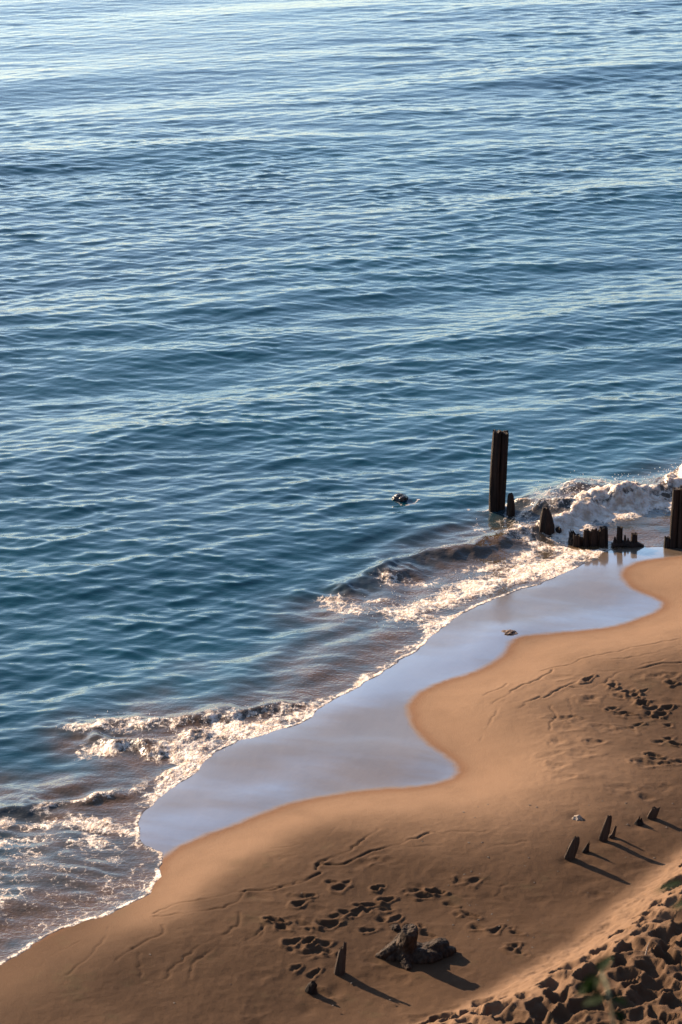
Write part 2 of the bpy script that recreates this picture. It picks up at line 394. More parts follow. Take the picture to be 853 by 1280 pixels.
# how much water still lies on the drained sand
mirror = .52 + .9 * (fbm(X * .5, Y * 1.4, 401, 4) - .5)
for q_, w_, a_ in [([(400, 885), (480, 862), (560, 828), (610, 805)], .75, .55), ([(650, 785), (740, 784), (805, 770)], .5, .35), ([(190, 1045), (260, 1030), (340, 1000)], .45, .25), ([(740, 705), (800, 690)], .6, .3),
                   ([(470, 965), (480, 915), (500, 888)], .9, -.45), ([(580, 778), (640, 765), (720, 745)], .8, -.5), ([(300, 950), (380, 930), (420, 910)], .6, -.35)]:
    mirror = mirror + 1.35 * a_ * blob_field(q_, w_)
mirror = np.clip(mirror + .55 * (fbm(X * .8 - Y * .9, (Y + X * .4) * 4.5, 411, 4) - .5), 0, 1)
def ground(x, y):
    i = int(np.clip(np.searchsorted(xs, x), 1, len(xs) - 1)); j = int(np.clip(np.searchsorted(ys, y), 1, len(ys) - 1))
    a = (x - xs[i - 1]) / (xs[i] - xs[i - 1]); b = (y - ys[j - 1]) / (ys[j] - ys[j - 1])
    return float((H[j - 1, i - 1] * (1 - a) + H[j - 1, i] * a) * (1 - b) + (H[j, i - 1] * (1 - a) + H[j, i] * a) * b)
def G(u, v):
    d = ray(u, v); t = 20.0
    for _ in range(4000):
        t += .02
        if CAM_H + d[2] * t <= max(ground(d[0] * t, d[1] * t), 0): break
    return d[0] * t, d[1] * t, CAM_H + d[2] * t
sand = grid_mesh('beach_sand', xs, ys, X, Y, H, None, {'wet': wetv, 'damp': dampv, 'face': (1 - sm(.55, 1.4 + 2.2 * sm(-1.0, 2.5, X), dB + (fbm(X * .8, Y * .8, 77, 4) - .5) * 1.0)) * sm(P(70, 1160)[0], P(260, 1100)[0], X + .15 * (Y - 31)) + .75 * sm(-.15, .25, dD) * (1 - .8 * sm(.8, 1.6, dD)), 'mirror': mirror}, m_sand)  # painted sunlight mask: berm and scarp pale, lower left and trodden dune dark
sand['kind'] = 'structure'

# ------------------------------------------------------------------ the lake
wx = np.array(grow(-17, -.08, 8000)[::-1] + list(span(-17, -6, .055)) + list(span(-6, 8, .03)) + list(span(8, 17, .055)) + grow(17, .08, 8000))
wy = np.array(grow(28.5, -.05, 8000, 1.3)[::-1] + list(span(28.5, 60, .036)) + list(span(60, 80, .055)) + list(span(80, 114, .09)) + grow(114, .12, 9000, 1.2))
X, Y = np.meshgrid(wx, wy)
dW = -dist(dAg, A, X, Y) + (fbm(X * 3.2, Y * 3.2, 41, 3) - .5) * .16      # metres offshore
def stroke(pts, wd):
    p = smooth_line(PP(pts), 2); d = np.full(X.shape, 99.0)
    c0, c1 = p.min(0) - 3.2 * wd - .3, p.max(0) + 3.2 * wd + .3
    i0, i1 = np.searchsorted(wx, c0[0]), np.searchsorted(wx, c1[0]); j0, j1 = np.searchsorted(wy, c0[1]), np.searchsorted(wy, c1[1])
    s = (slice(j0, j1), slice(i0, i1)); d[s] = dseg(X[s] + (fbm(X[s] * 1.5, Y[s] * 1.5, 6) - .5) * .5, Y[s] + (fbm(X[s] * 1.5, Y[s] * 1.5, 16) - .5) * .7, p)
    return np.exp(-(d / wd) ** 2)
shallow = sm(0, 4.0, dW)
Z = np.zeros(X.shape); DX = np.zeros(X.shape); DY = np.zeros(X.shape)
gust = .35 + 1.3 * fbm(X * .10, Y * .16, 101, 3)
gust2 = .15 + 1.0 * fbm(X * .35, Y * .5, 111, 3) + .7 * fbm(X * .07, Y * .07, 115, 2)
calm = 1 - .50 * 1.25 * sm(72, 96, Y) * (1 - .75 * sm(-5, 7, X))
for k in range(120):
    lam = .20 * (7.0 / .20) ** (((k % 60) + rng.random()) / 60)
    th = rng.normal(0, .50 if lam < 1.5 else .34) + .20
    if lam > 2.5: th = .42 + rng.normal(0, .22)
    kx, ky = math.sin(th) * 2 * math.pi / lam, -math.cos(th) * 2 * math.pi / lam
    sl_ = .0185 if lam < .9 else (.0105 if lam < 2 else .0065)
    a = sl_ * lam / (2 * math.pi)
    ph = kx * X + ky * Y + rng.random() * 6.283
    g = calm * (gust2 if lam < 1.2 else gust) * (.25 + .75 * shallow if lam > 1 else .35 + .65 * shallow)
    a = a * g
    c = np.cos(ph); s_ = np.sin(ph)
    Z += a * c; q = .8; DX -= q * a * s_ * math.sin(th); DY += q * a * s_ * math.cos(th)
for lam, th, a, p0 in ((8.5, .62, .036, .4), (5.6, .38, .022, 2.0), (13., .72, .060, 4.4), (10.5, .30, .034, 1.4)):
    kx, ky = math.sin(th) * 2 * math.pi / lam, -math.cos(th) * 2 * math.pi / lam
    Z += a * shallow * (1 - .45 * sm(60, 100, Y)) * (.3 + 1.2 * fbm(X * .06, Y * .05, 501, 2)) * np.cos(kx * X + ky * Y + p0 + 2.5 * fbm(X * .09, Y * .06, 511, 2))
# refracting waves that run parallel to the shore close in
dWs = blur(-dAg, 14); dWs = samp(dWs, X, Y)
Z += .020 * np.sin(dWs * 2 * math.pi / 1.15 + 3 * fbm(X * .5, Y * .5, 121, 2) * 3) * sm(.3, 1.2, dW) * (1 - sm(2.5, 5, dW)) * (.3 + fbm(X * .8, Y * .8, 131, 2))
# breakers
crest = .28 * stroke([(715, 645), (750, 632), (790, 630)], .42) + .20 * stroke([(670, 640), (700, 625), (740, 618)], .5) + .22 * stroke([(845, 612), (880, 600), (930, 580)], .40) \
      + .14 * stroke([(790, 622), (830, 614), (900, 590)], .45) \
      + .15 * stroke([(430, 735), (500, 705), (570, 690), (640, 672), (690, 660)], .30) \
      + .10 * stroke([(120, 925), (170, 932), (205, 935), (245, 925)], .22) \
      + .08 * stroke([(90, 915), (150, 905), (220, 905), (300, 895), (380, 880)], .22) \
      + .07 * stroke([(0, 1012), (60, 1006), (130, 1000), (190, 985), (240, 955)], .20)
foam = 0 * X
for pts, wd, st in [
    ([(95, 912), (150, 903), (215, 908), (270, 902), (330, 897), (388, 884)], .30, .72), ([(120, 938), (180, 938), (225, 928), (262, 915)], .35, .80),
    ([(178, 1010), (212, 980), (240, 955), (268, 928), (330, 908), (390, 893)], .26, .92), ([(225, 940), (250, 925), (285, 912)], .38, 1.0),
    ([(0, 1030), (60, 1030), (120, 1036), (178, 1045)], .42, .80), ([(0, 1055), (80, 1050), (150, 1052), (195, 1062)], .30, .72), ([(60, 1010), (140, 995), (205, 975)], .22, .66),
    ([(392, 890), (440, 858), (500, 822), (545, 786)], .20, .62), ([(410, 755), (460, 765), (515, 775), (550, 780)], .34, .72), ([(395, 745), (430, 750), (480, 750)], .3, .58),
    ([(510, 765), (560, 748), (620, 728), (680, 710), (742, 696)], .48, .98), ([(495, 722), (560, 722), (620, 705), (680, 690)], .42, .64), ([(540, 770), (560, 780), (545, 788)], .2, .9),
    ([(655, 672), (690, 690), (730, 694)], .40, .85), ([(700, 665), (745, 650), (790, 640), (825, 632)], .42, 1.5), ([(725, 640), (770, 628), (815, 622)], .34, 1.15), ([(690, 628), (730, 616), (770, 612)], .40, .60), ([(845, 615), (880, 602)], .42, 1.2),
    ([(640, 640), (690, 640), (730, 655)], .5, .62), ([(590, 642), (612, 646), (634, 644)], .14, .62), ([(480, 628), (500, 631), (515, 628)], .10, .55), ([(560, 690), (600, 660), (660, 650)], .35, .5)]:
    foam = np.maximum(foam, (st * .85) * stroke(pts, wd))
film = inside(X, Y, PP([(-60, 1000), (60, 1015), (185, 1010), (230, 1075), (215, 1130), (0, 1230), (-80, 1260)])) * 1.0
fe = sm(0, .3, dW) * film
strp = np.sin((Y * 1.0 + .25 * X + .5 * fbm(X * 1.5, Y * 1.5, 141, 2)) * 2 * math.pi / .42)
foam = np.maximum(foam, film * (.37 + .045 * strp * sm(.2,1.5,dW) + .12 * (fbm(X * 2, Y * 2, 151) - .5)))
edge = np.exp(-((dW - .03) / .05) ** 2) * (.55 + .5 * fbm(X * 2, Y * 2, 161, 2)) * np.where(X > P(752, 690)[0], .5, 1)
foam = np.maximum(foam, edge)
wbx, wby = X + (fbm(X * 5, Y * 5, 2, 3) - .5) * .22, Y + (fbm(X * 5, Y * 5, 12, 3) - .5) * .22
bil = 1 - worley(wbx * 3.4, wby * 2.8, 171) ** 2; bil2 = 1 - worley(wbx * 8.5, wby * 7, 181) ** 2; bil3 = 1 - worley(wbx * 19, wby * 15, 191) ** 2
foam = foam + (fbm(X * 3.5, Y * 2.6, 201, 5, .62) - .5) * 1.0 * sm(.15, .5, foam) + (bil2 - .7) * .2 * sm(.2, .6, foam)
fz = np.clip(foam, 0, 1.3)
thick = sm(.02, .25, crest)
crest_b = crest * (1 + .7 * (bil - .7) * sm(.4, .8, fz) + .9 * (fbm(X * 1.6, Y * 1.6, 211, 3) - .5))
Z = Z * (1 - .5 * sm(.05, .3, crest)) + crest_b
Z += sm(.45, .95, fz) * ((.016 + .045 * thick) * (bil2 - .7) + (.005 + .018 * thick) * (bil3 - .6) + .022 * (fbm(X * 5, Y * 5, 221, 3)))
Z += film * .006 * strp
t = sm(0, .9, dW)
Hs = samp(hg, X, Y)
inD = (X > gx[0]) & (X < gx[-1]) & (Y > gy[0]) & (Y < gy[-1])
foamh = sm(.45, .9, fz) * .02
lip = sm(0, .35, dW)
Z = np.where(inD, (Hs + .005 + .007 * lip + lip * (foamh + .018 * bil2 * sm(.4, .8, fz))) * (1 - t) + np.maximum(Z, Hs + .02) * t, Z)
Z = np.where(dW < 0, np.minimum(Z, Hs + .005 + dW * .4), Z)
murk = np.clip((1 - sm(.4, 3.0, dW + 2.2 * (fbm(X * .7, Y * .7, 231, 3) - .5))), 0, 1)
for pts, wd in [([(560, 700), (620, 680), (690, 665)], 1.0), ([(420, 765), (480, 750), (540, 740)], .8), ([(100, 925), (180, 915), (280, 900)], .6), ([(0, 985), (100, 990)], .6), ([(700, 640), (800, 620), (880, 600)], .9)]:
    murk = np.maximum(murk, .95 * stroke(pts, wd))
murk = np.clip(murk * (.75 + 1.1 * (fbm(X * 2.2 + Y, Y * 2.6 - X, 241, 5, .6) - .45)), 0, 1)
deepen = sm(.0, .25, dW)
X2 = X + DX * deepen * shallow; Y2 = Y + DY * deepen * shallow
k = dW > -.05
keep = k[:-1, :-1] | k[:-1, 1:] | k[1:, 1:] | k[1:, :-1]
ff = (foam[:-1, :-1] + foam[:-1, 1:] + foam[1:, 1:] + foam[1:, :-1]) / 4
att = {'foam': foam, 'murk': murk}
lake = grid_mesh('lake_water', wx, wy, X2, Y2, Z, keep & (ff <= .6), att, m_water); lake['kind'] = 'structure'
fo = grid_mesh('surf_foam', wx, wy, X2, Y2, Z, keep & (ff > .6), att, m_foam)
def tag(o, label=None, cat=None, group=None, kind=None):
    if label: o['label'] = label
    if cat: o['category'] = cat
    if group: o['group'] = group
    if kind: o['kind'] = kind
    return o
tag(fo, 'churning white foam of the small waves breaking along the sandy shore', 'foam', kind='stuff')
def water_z(x, y):
    i = int(np.searchsorted(wx, x)); j = int(np.searchsorted(wy, y)); return float(Z[j, i])

# spray thrown up by the breakers
def mesh_obj(name, bm, mat, parent=None, smooth=False):
    me = bpy.data.meshes.new(name); bm.to_mesh(me); bm.free()
    if smooth:
        for p in me.polygons: p.use_smooth = True
    me.materials.append(mat); o = bpy.data.objects.new(name, me); C.objects.link(o)
    if parent: o.parent = parent
    return o
ms = M('spray_water'); m_spray = ms.set(color=(.6, .56, .52), rough=.25)
bm = bmesh.new()
for pts, n, hmax in [([(690, 640), (730, 622), (790, 612), (850, 598)], 420, .16), ([(150, 915), (200, 905), (250, 920)], 90, .08), ([(500, 745), (560, 740), (640, 715)], 160, .06),
                     ([(640, 660), (700, 665)], 80, .06), ([(430, 750), (520, 770)], 90, .05), ([(230, 945), (300, 910), (380, 890)], 90, .04)]:
    p = PP(pts)
    for _ in range(n):
        i = random.randrange(len(p) - 1); tt = random.random(); q = p[i] * (1 - tt) + p[i + 1] * tt
        x, y = q[0] + random.gauss(0, .3), q[1] + random.gauss(0, .3)
        z = water_z(x, y) + abs(random.gauss(0, hmax * .5))
        r = random.uniform(.003, .011)
        g = bmesh.ops.create_icosphere(bm, subdivisions=1, radius=r)
        for vv in g['verts']: vv.co += Vector((x, y, z))
tag(mesh_obj('spray', bm, m_spray, smooth=True), 'fine droplets of spray thrown up over the breaking waves', 'spray', kind='stuff')

# ------------------------------------------------------------------ wood
def wood(name, c1, c2, rough=.75, wetness=0.0):
    m = M(name)
    g = m.noise(22, 5, .65, (1, 1, .07)); g2 = m.noise(60, 3, .6, (1, 1, .10)); g3 = m.noise(4, 4, .6)
    c = m.mix(m.mapr(g, .3, .7), c1, c2)
    c = m.mix(m.math('MULTIPLY', m.mapr(g3, .5, .75), .5), c, tuple(x * .5 for x in c1))
    nb = m.bump(m.math('ADD', g, m.math('MULTIPLY', g2, .5)), .02)
    return m.set(color=c, rough=rough, normal=nb, spec=.15, coat=wetness, coat_rough=.3)
m_pile = wood('wet_pile_wood', (.004, .003, .0028), (.030, .016, .011), .7)
m_stake = wood('weathered_stake_wood', (.022, .014, .010), (.055, .035, .024), .85)
m_drift = wood('driftwood', (.010, .006, .0042), (.046, .028, .018), .8)
m_stub = wood('dark_stub_wood', (.008, .005, .004), (.025, .016, .011), .85)

from mathutils import noise as mn
def log_bm(path, radii, n=20, flat=1.0, rough=.06, top='flat', seed=0, jag=.0, bm=None, rot=0.0, box=0.0):
    """weathered timber: rings along a path, fluted by grain, with a broken or worn head"""
    bm = bm or bmesh.new(); rings = []
    P_ = [Vector(p) for p in path]; m_ = 14
    cum = [0]
    for a, b in zip(P_[:-1], P_[1:]): cum.append(cum[-1] + (b - a).length)
    for k in range(m_ + 1):
        s = cum[-1] * k / m_
        i = max(j for j in range(len(P_) - 1) if cum[j] <= s + 1e-9); tt = (s - cum[i]) / max(1e-9, cum[i + 1] - cum[i])
        c = P_[i].lerp(P_[i + 1], tt); r = radii[i] * (1 - tt) + radii[i + 1] * tt
        ax = (P_[i + 1] - P_[i]).normalized(); side = ax.cross(Vector((0, 1, 0)))
        if side.length < .1: side = Vector((1, 0, 0))
        side.normalize(); up = side.cross(ax)
        ring = []
        for j in range(n):
            a = 2 * math.pi * j / n + rot
            fl = mn.noise(Vector((math.cos(a) * 2.2 + seed * 7.1, math.sin(a) * 2.2, s * .8))) + .5 * mn.noise(Vector((math.cos(a) * 6 + seed, math.sin(a) * 6, s * 2.5)))
            ca, sa = math.cos(a), math.sin(a)
            if box:
                e = (abs(ca) ** 6 + abs(sa) ** 6) ** (-1 / 6); ca, sa = ca * (1 + (e - 1) * box), sa * (1 + (e - 1) * box)
            rr = r * (1 + rough * 2 * fl)
            off = 0
            if k > m_ - 4 and jag:
                off = jag * mn.noise(Vector((math.cos(a) * 1.5 + seed * 3.3, math.sin(a) * 1.5, 5))) * (k - m_ + 4) / 4 * 2.0
            ring.append(bm.verts.new(c + side * (ca * rr) + up * (sa * rr * flat) + ax * off))
        rings.append(ring)
    for a, b in zip(rings[:-1], rings[1:]):
        for j in range(n): bm.faces.new((a[j], a[(j + 1) % n], b[(j + 1) % n], b[j]))
    for ring, sgn in ((rings[0], -1), (rings[-1], 1)):
        c = sum((v.co for v in ring), Vector()) / n
        inner = [bm.verts.new(c.lerp(v.co, .5) + Vector((0, 0, .0 if sgn < 0 else -.012 + .02 * random.random()))) for v in ring]
        for j in range(n):
            f = (ring[j], ring[(j + 1) % n], inner[(j + 1) % n], inner[j]); bm.faces.new(f if sgn > 0 else f[::-1])
        bm.faces.new(inner if sgn > 0 else inner[::-1])
    bmesh.ops.recalc_face_normals(bm, faces=bm.faces)
    return bm
def empty(name, loc, label, cat, group=None):
    o = bpy.data.objects.new(name, None); C.objects.link(o); o.location = loc; o.empty_display_size = .2
    return tag(o, label, cat, group)
def mpp(y): return math.hypot(y, CAM_H) / F                    # metres per photo pixel across the view
def base(u, v):
    x, y = P(u, v); g = ground(x, y)
    if g < 0.0 or float(dist(dAg, A, np.array([x]), np.array([y]))[0]) < 0: return x, y, min(g, 0)
    return G(u, v)

PG = 'old timber piles standing in the surf'
# tall pile of two timbers bolted side by side
x, y = P(622, 641); s = mpp(y); zt = 100 * s / math.cos(PITCH)
t1 = empty('timber_pile', (x, y, 0), 'tall dark double-timber pile standing in the water left of the breaking wave', 'pile', PG)
a = log_bm([(-4.0 * s, 0, -.9), (-4.5 * s, 0, .2), (-4.6 * s, 0, zt * .5), (-2.6 * s, 0, zt + .02)], [7.0 * s, 6.6 * s, 6.2 * s, 5.3 * s], 28, 1.05, .07, seed=1, jag=.03, box=.6)
mesh_obj('timber', a, m_pile, t1)
b = log_bm([(4.6 * s, .03, -.9), (4.8 * s, .03, .2), (5.8 * s, .03, zt * .5), (7.3 * s, .03, zt - .02)], [4.9 * s, 4.8 * s, 5.0 * s, 4.6 * s], 28, 1.15, .07, seed=2, jag=.02, box=.6)
mesh_obj('timber', b, m_pile, t1)
def single(name, u, v, path_px, radii_px, mat, label, cat, group, seed, flat=1.0, jag=.03, rough=.08, bury=.12, box=0, n=18, extra=()):
    """a stump whose outline is given in photo pixels above its foot, turned to metres"""
    x, y, z = base(u, v); s = mpp(y)
    ca = math.cos(math.atan2(CAM_H, y))
    pth = [(path_px[0][0] * s, 0, -bury + min(z, 0))] + [(p * s, 0, q * s / ca) for p, q in path_px]
    bm = log_bm(pth, [radii_px[0] * s] + [r * s for r in radii_px], n, flat, rough, seed=seed, jag=jag, box=box)
    for pe, re_ in extra: log_bm([(p * s, 0, q * s / ca) for p, q in pe], [r * s for r in re_], 12, .8, .12, seed=seed + 5, jag=.02, bm=bm)
    o = mesh_obj(name, bm, mat); o.location = (x, y, max(z, 0)); return tag(o, label, cat, group)
single('wooden_stump', 638.5, 646, [(0, 0), (0, 14), (-.5, 25), (-.8, 29)], [5.6, 5.2, 4.0, 2.6], m_pile, 'short round-headed stump in the water just right of the tall double pile', 'stump', PG, 3, jag=.02)
single('wooden_stump', 682.5, 668, [(0, 0), (.5, 12), (-.5, 24), (-1.2, 33)], [10.6, 9.6, 7.0, 3.6], m_pile, 'dark cone-shaped stump with foam round its foot, in front of the big breaker', 'stump', PG, 4, jag=.03)
single('wooden_stump', 697, 667, [(0, 0), (1, 5), (2, 8)], [5.2, 4.2, 2.6], m_pile, 'low dark knob of wood touching the foot of the cone-shaped stump', 'stump', PG, 5, jag=.05)
# row of broken planks
x, y = P(738, 681); s = mpp(y); ca = math.cos(math.atan2(CAM_H, y))
t2 = empty('broken_plank_wall', (x, y, 0), 'low row of broken dark planks at the water edge, highest at its right end', 'broken planks', PG)
for k, (u, wd, hh) in enumerate([(-17, 5.5, 13), (-10.5, 4.5, 10), (-5.5, 4.5, 21), (-.5, 4.5, 19), (4.5, 4.6, 21), (9.5, 4.2, 18), (16, 6.6, 23)]):
    o = mesh_obj('plank', log_bm([(u * s, (k % 2) * .05, -.25), (u * s, (k % 2) * .05, 0), (u * s, 0, hh * s / ca * .9)], [wd * s * .95, wd * s * .92, wd * s * .75], 14, .8, .10, seed=k + 10, jag=.03, box=.7), m_pile, t2)
single('wooden_stump', 717, 678, [(0, 0), (-1, 7), (-3, 12)], [6.5, 5.0, 3.0], m_pile, 'small crumbling dark stump at the left end of the broken plank row', 'stump', PG, 31, jag=.08)
x, y = P(781, 682); s = mpp(y)
t3 = empty('broken_plank_wall', (x, y, 0), 'small broken piece of pile wall with one round peg, between the plank row and the right-hand pile', 'broken planks', PG)
mesh_obj('sill_timber', log_bm([(-16 * s, 0, .01), (-4 * s, .02, .035), (8 * s, 0, .03), (15 * s, 0, .02), (24 * s, 0, .0)], [3.0 * s, 4.2 * s, 4.2 * s, 4.0 * s, 1.0 * s], 14, 1.4, .16, seed=40, jag=.02), m_pile, t3)
for k, (u, wd, h0, h1) in enumerate([(-7, 4.3, 0, 23), (-12.5, 3.0, 0, 10), (1, 2.6, 0, 13), (4, 2.2, 0, 9), (11.5, 4.6, 0, 15)]):
    mesh_obj('plank', log_bm([(u * s, .0, -.2), (u * s, 0, 0), ((u - (1 if k == 2 else 0)) * s, 0, h1 * s / ca)], [wd * s, wd * s, wd * s * (.85 if k in (0, 4) else .4)], 14, 1, .08, seed=k + 50, jag=.02), m_pile, t3)
# right-hand pile at the edge of the picture
x, y, z = base(846, 684); s = mpp(y)
t4 = empty('timber_pile', (x, y, z), 'tall dark pile of two timbers at the right edge, standing on the wet sand', 'pile', PG)
mesh_obj('timber', log_bm([(-4.5 * s, 0, -.5), (-4.5 * s, 0, 0), (-4.2 * s, 0, 40 * s / ca), (-3.6 * s, 0, 73 * s / ca)], [4.9 * s, 4.8 * s, 4.8 * s, 4.4 * s], 26, 1.1, .06, seed=60, jag=.02, box=.6), m_pile, t4)
mesh_obj('timber', log_bm([(5.6 * s, -.02, -.5), (5.6 * s, -.02, 0), (5.5 * s, -.02, 40 * s / ca), (5.8 * s, -.02, 75 * s / ca)], [5.6 * s, 5.6 * s, 5.4 * s, 5.0 * s], 26, 1.1, .06, seed=61, jag=.02, box=.6), m_pile, t4)
single('wooden_stump', 834, 684, [(0, 0), (0, 9), (-1, 13)], [4.6, 4.0, 2.4], m_pile, 'knee-high dark stub leaning against the left foot of the right-hand pile', 'stump', PG, 62, jag=.03)
# stone awash in the lake
def stone(name, u, v, rx, ry, rz, mat, label, cat, seed, group=None, z0=None, sub=3, rough=.35):
    if z0 is None: x, y, z = base(u, v)
    else: x, y = P(u, v); z = z0
    bm = bmesh.new(); bmesh.ops.create_icosphere(bm, subdivisions=sub, radius=1)
    for q in bm.verts:
        d = 1 + rough * mn.noise(q.co * 1.3 + Vector((seed * 3.7, 0, 0))) + rough * .5 * mn.noise(q.co * 3 + Vector((seed, 3, 0)))
        q.co = Vector((q.co.x * rx, q.co.y * ry, q.co.z * rz)) * d
    o = mesh_obj(name, bm, mat, smooth=False); o.location = (x, y, z); return tag(o, label, cat, group)
mr = M('wet_rock'); m_rock = mr.set(color=mr.mix(mr.mapr(mr.noise(8, 4), .4, .6), (.005, .004, .004), (.02, .014, .010)), rough=.28, normal=mr.bump(mr.noise(20, 4), .02))
stone('rock', 500, 627, .15, .13, .085, m_rock, 'wet dark rock just breaking the surface of the lake, left of the tall pile', 'rock', 1, z0=.065)
mw = M('brown_weed'); m_weed = mw.set(color=mw.mix(mw.noise(30, 4), (.03, .012, .006), (.06, .024, .010)), rough=.8, normal=mw.bump(mw.noise(45, 4), .02))
stone('seaweed_clump', 637, 791, .115, .13, .035, m_weed, 'small reddish-brown clump lying alone on the mirror-wet sand', 'weed clump', 2, rough=.6)
mp = M('pale_stone'); m_pale = mp.set(color=mp.mix(mp.noise(14, 4), (.18, .135, .10), (.30, .23, .17)), rough=.85, normal=mp.bump(mp.noise(40, 4), .01))
mk = M('dark_stone'); m_dark = mk.set(color=mk.mix(mk.noise(14, 4), (.03, .02, .016), (.06, .042, .03)), rough=.85, normal=mk.bump(mk.noise(40, 4), .01))
stone('stone', 722, 1024, .07, .06, .062, m_pale, 'pale angular stone on the sand to the upper left of the leaning stakes', 'stone', 3)
stone('stone', 727, 1026, .035, .03, .022, m_dark, 'little brown stone touching the right side of the pale angular stone', 'stone', 31)
stone('stone', 494, 1161, .075, .06, .06, m_drift, 'rounded brown lump behind the driftwood stump, to the left of its knob', 'stone', 4)

# ------------------------------------------------------------------ stakes in the sand
SG = 'leaning wooden stakes in the dry sand'
single('wooden_stake', 711.5, 1073, [(0, 0), (4, 11), (7.5, 21), (9.5, 26)], [6.6, 6.3, 5.1, 2.8], m_stake, 'broad leaning plank stake, nearest of the stakes on the right, casting a wide shadow', 'stake', SG, 70, flat=.45, jag=.02, box=.7)
single('wooden_stake', 753.5, 1050, [(0, 0), (3.5, 12), (6, 22), (7.5, 29)], [5.4, 5.1, 4.2, 2.9], m_stake, 'tallest leaning stake of the right-hand line, with a thin spike just behind it', 'stake', SG, 71, flat=.5, jag=.02, box=.7)
single('wooden_stake', 764.5, 1046, [(0, 0), (2, 3), (3.5, 8), (5, 13)], [4.4, 2.6, 1.9, 1.3], m_stake, 'thin spike of wood beside the tallest leaning stake', 'stake', SG, 72, flat=.7, jag=.02)
single('wooden_stake', 814.5, 1023, [(0, 0), (2.5, 6), (5, 12)], [5.6, 5.4, 4.6], m_stake, 'short slanting board stake, farthest and rightmost of the stakes', 'stake', SG, 73, flat=.4, jag=.03, box=.8)
single('wooden_stub', 731.5, 1065, [(0, 0), (2, 4), (4, 8)], [4.6, 3.4, 1.6], m_stub, 'small pointed stub between the two larger leaning stakes', 'stub', SG, 74, flat=.7, jag=.06)
single('wooden_stub', 799, 1030, [(0, 0), (0, 3), (1, 6)], [6.6, 4.6, 2.0], m_stub, 'low crumbling stub of wood just left of the farthest stake', 'stub', SG, 75, flat=.7, jag=.06)
single('wooden_stake', 424.5, 1217, [(0, 0), (1.6, 12), (3, 22), (3.6, 30)], [7.0, 5.9, 5.0, 3.4], m_stake, 'upright split stake casting the long shadow, left of the driftwood stump', 'stake', SG, 76, flat=.8, jag=.04, box=.3, extra=[([(3.4, -3), (4.4, 14), (6.0, 28), (7.0, 37)], [3.6, 3.2, 2.6, 1.7])])
single('wooden_stub', 389, 1238, [(0, 0), (1, 4), (4, 8)], [8.0, 6.5, 5.0], m_stub, 'small black stub of wood nearest the bottom edge, left of the upright stake', 'stub', SG, 77, flat=.7, jag=.03)

# ------------------------------------------------------------------ driftwood stump
def fused(name, chains, voxel, mat, disp, loc, seed=0):
    bm = bmesh.new()
    for k, (pth, rad) in enumerate(chains): log_bm(pth, rad, 16, 1, .10, seed=seed + k, bm=bm)
    me = bpy.data.meshes.new(name); bm.to_mesh(me); bm.free()
    tmp = bpy.data.objects.new(name, me); C.objects.link(tmp)
    r = tmp.modifiers.new('r', 'REMESH'); r.mode = 'VOXEL'; r.voxel_size = voxel
    dg = bpy.context.evaluated_depsgraph_get(); me2 = bpy.data.meshes.new_from_object(tmp.evaluated_get(dg))
    bpy.data.objects.remove(tmp); bpy.data.meshes.remove(me)
    me2.update(); nn = [v.normal.copy() for v in me2.vertices]
    for v, n_ in zip(me2.vertices, nn):
        c = v.co
        q = mn.noise(Vector((c.x * 9, c.y * 9, c.z * 9 + seed))) + .6 * mn.noise(c * 24) + .9 * abs(mn.noise(Vector((c.x * 14 + c.z * 5, c.y * 30, c.z * 12))))
        v.co = c + n_ * disp * (q - .3)
    me2.materials.clear(); me2.materials.append(mat)
    o = bpy.data.objects.new(name, me2); C.objects.link(o); o.location = loc; return o
x, y, z = base(515, 1196); s = mpp(y); ca = math.cos(math.atan2(CAM_H, y)); sa = math.sin(math.atan2(CAM_H, y))
def W(u, v, h):                                                # offset (metres) of a point that sits h above the sand and shows at u, v
    q = P(u, v, z + h); return (q[0] - x, q[1] - y, h)
chains = [
 ([W(503, 1196, -.05), W(508, 1180, .20), W(513, 1163, .44)], [.20, .13, .11]),                       # knob
 ([W(513, 1163, .42), W(512, 1160, .46)], [.11, .085]),
 ([W(508, 1176, .18), W(494, 1186, .11), W(480, 1193, .05), W(471, 1196, .0)], [.13, .10, .07, .04]),   # left root
 ([W(500, 1186, .08), W(492, 1197, .03), W(484, 1201, -.01)], [.10, .06, .025]),
 ([W(512, 1188, .06), W(505, 1203, .01), W(512, 1212, -.02)], [.13, .09, .04]),
 ([W(505, 1190, .03), W(530, 1188, .04), W(548, 1184, .09), W(558, 1180, .10)], [.16, .10, .11, .08]),    # body to the right lump
 ([W(546, 1188, .0), W(552, 1180, .12), W(554, 1175, .18)], [.14, .11, .07]),
 ([W(540, 1190, .02), W(560, 1190, .04), W(568, 1187, .01)], [.14, .08, .04]),
 ([W(515, 1196, .0), W(535, 1197, .03), W(552, 1195, .02)], [.14, .12, .06])]
o = fused('driftwood_stump', chains, .012, m_drift, .011, (x, y, z), 3)
tag(o, 'gnarled dark driftwood stump with spreading roots and an upright knob, lying on the trodden sand', 'driftwood')

# thin twig on the dune
x, y, z = base(807, 1194)
o = mesh_obj('twig', log_bm([(0, 0, -.01), (.02, .03, .07), (.05, .05, .15)], [.010, .009, .005], 8, 1, .1, seed=90), m_pale); o.location = (x, y, z)
tag(o, 'thin pale twig poking out of the pitted dune sand', 'twig')
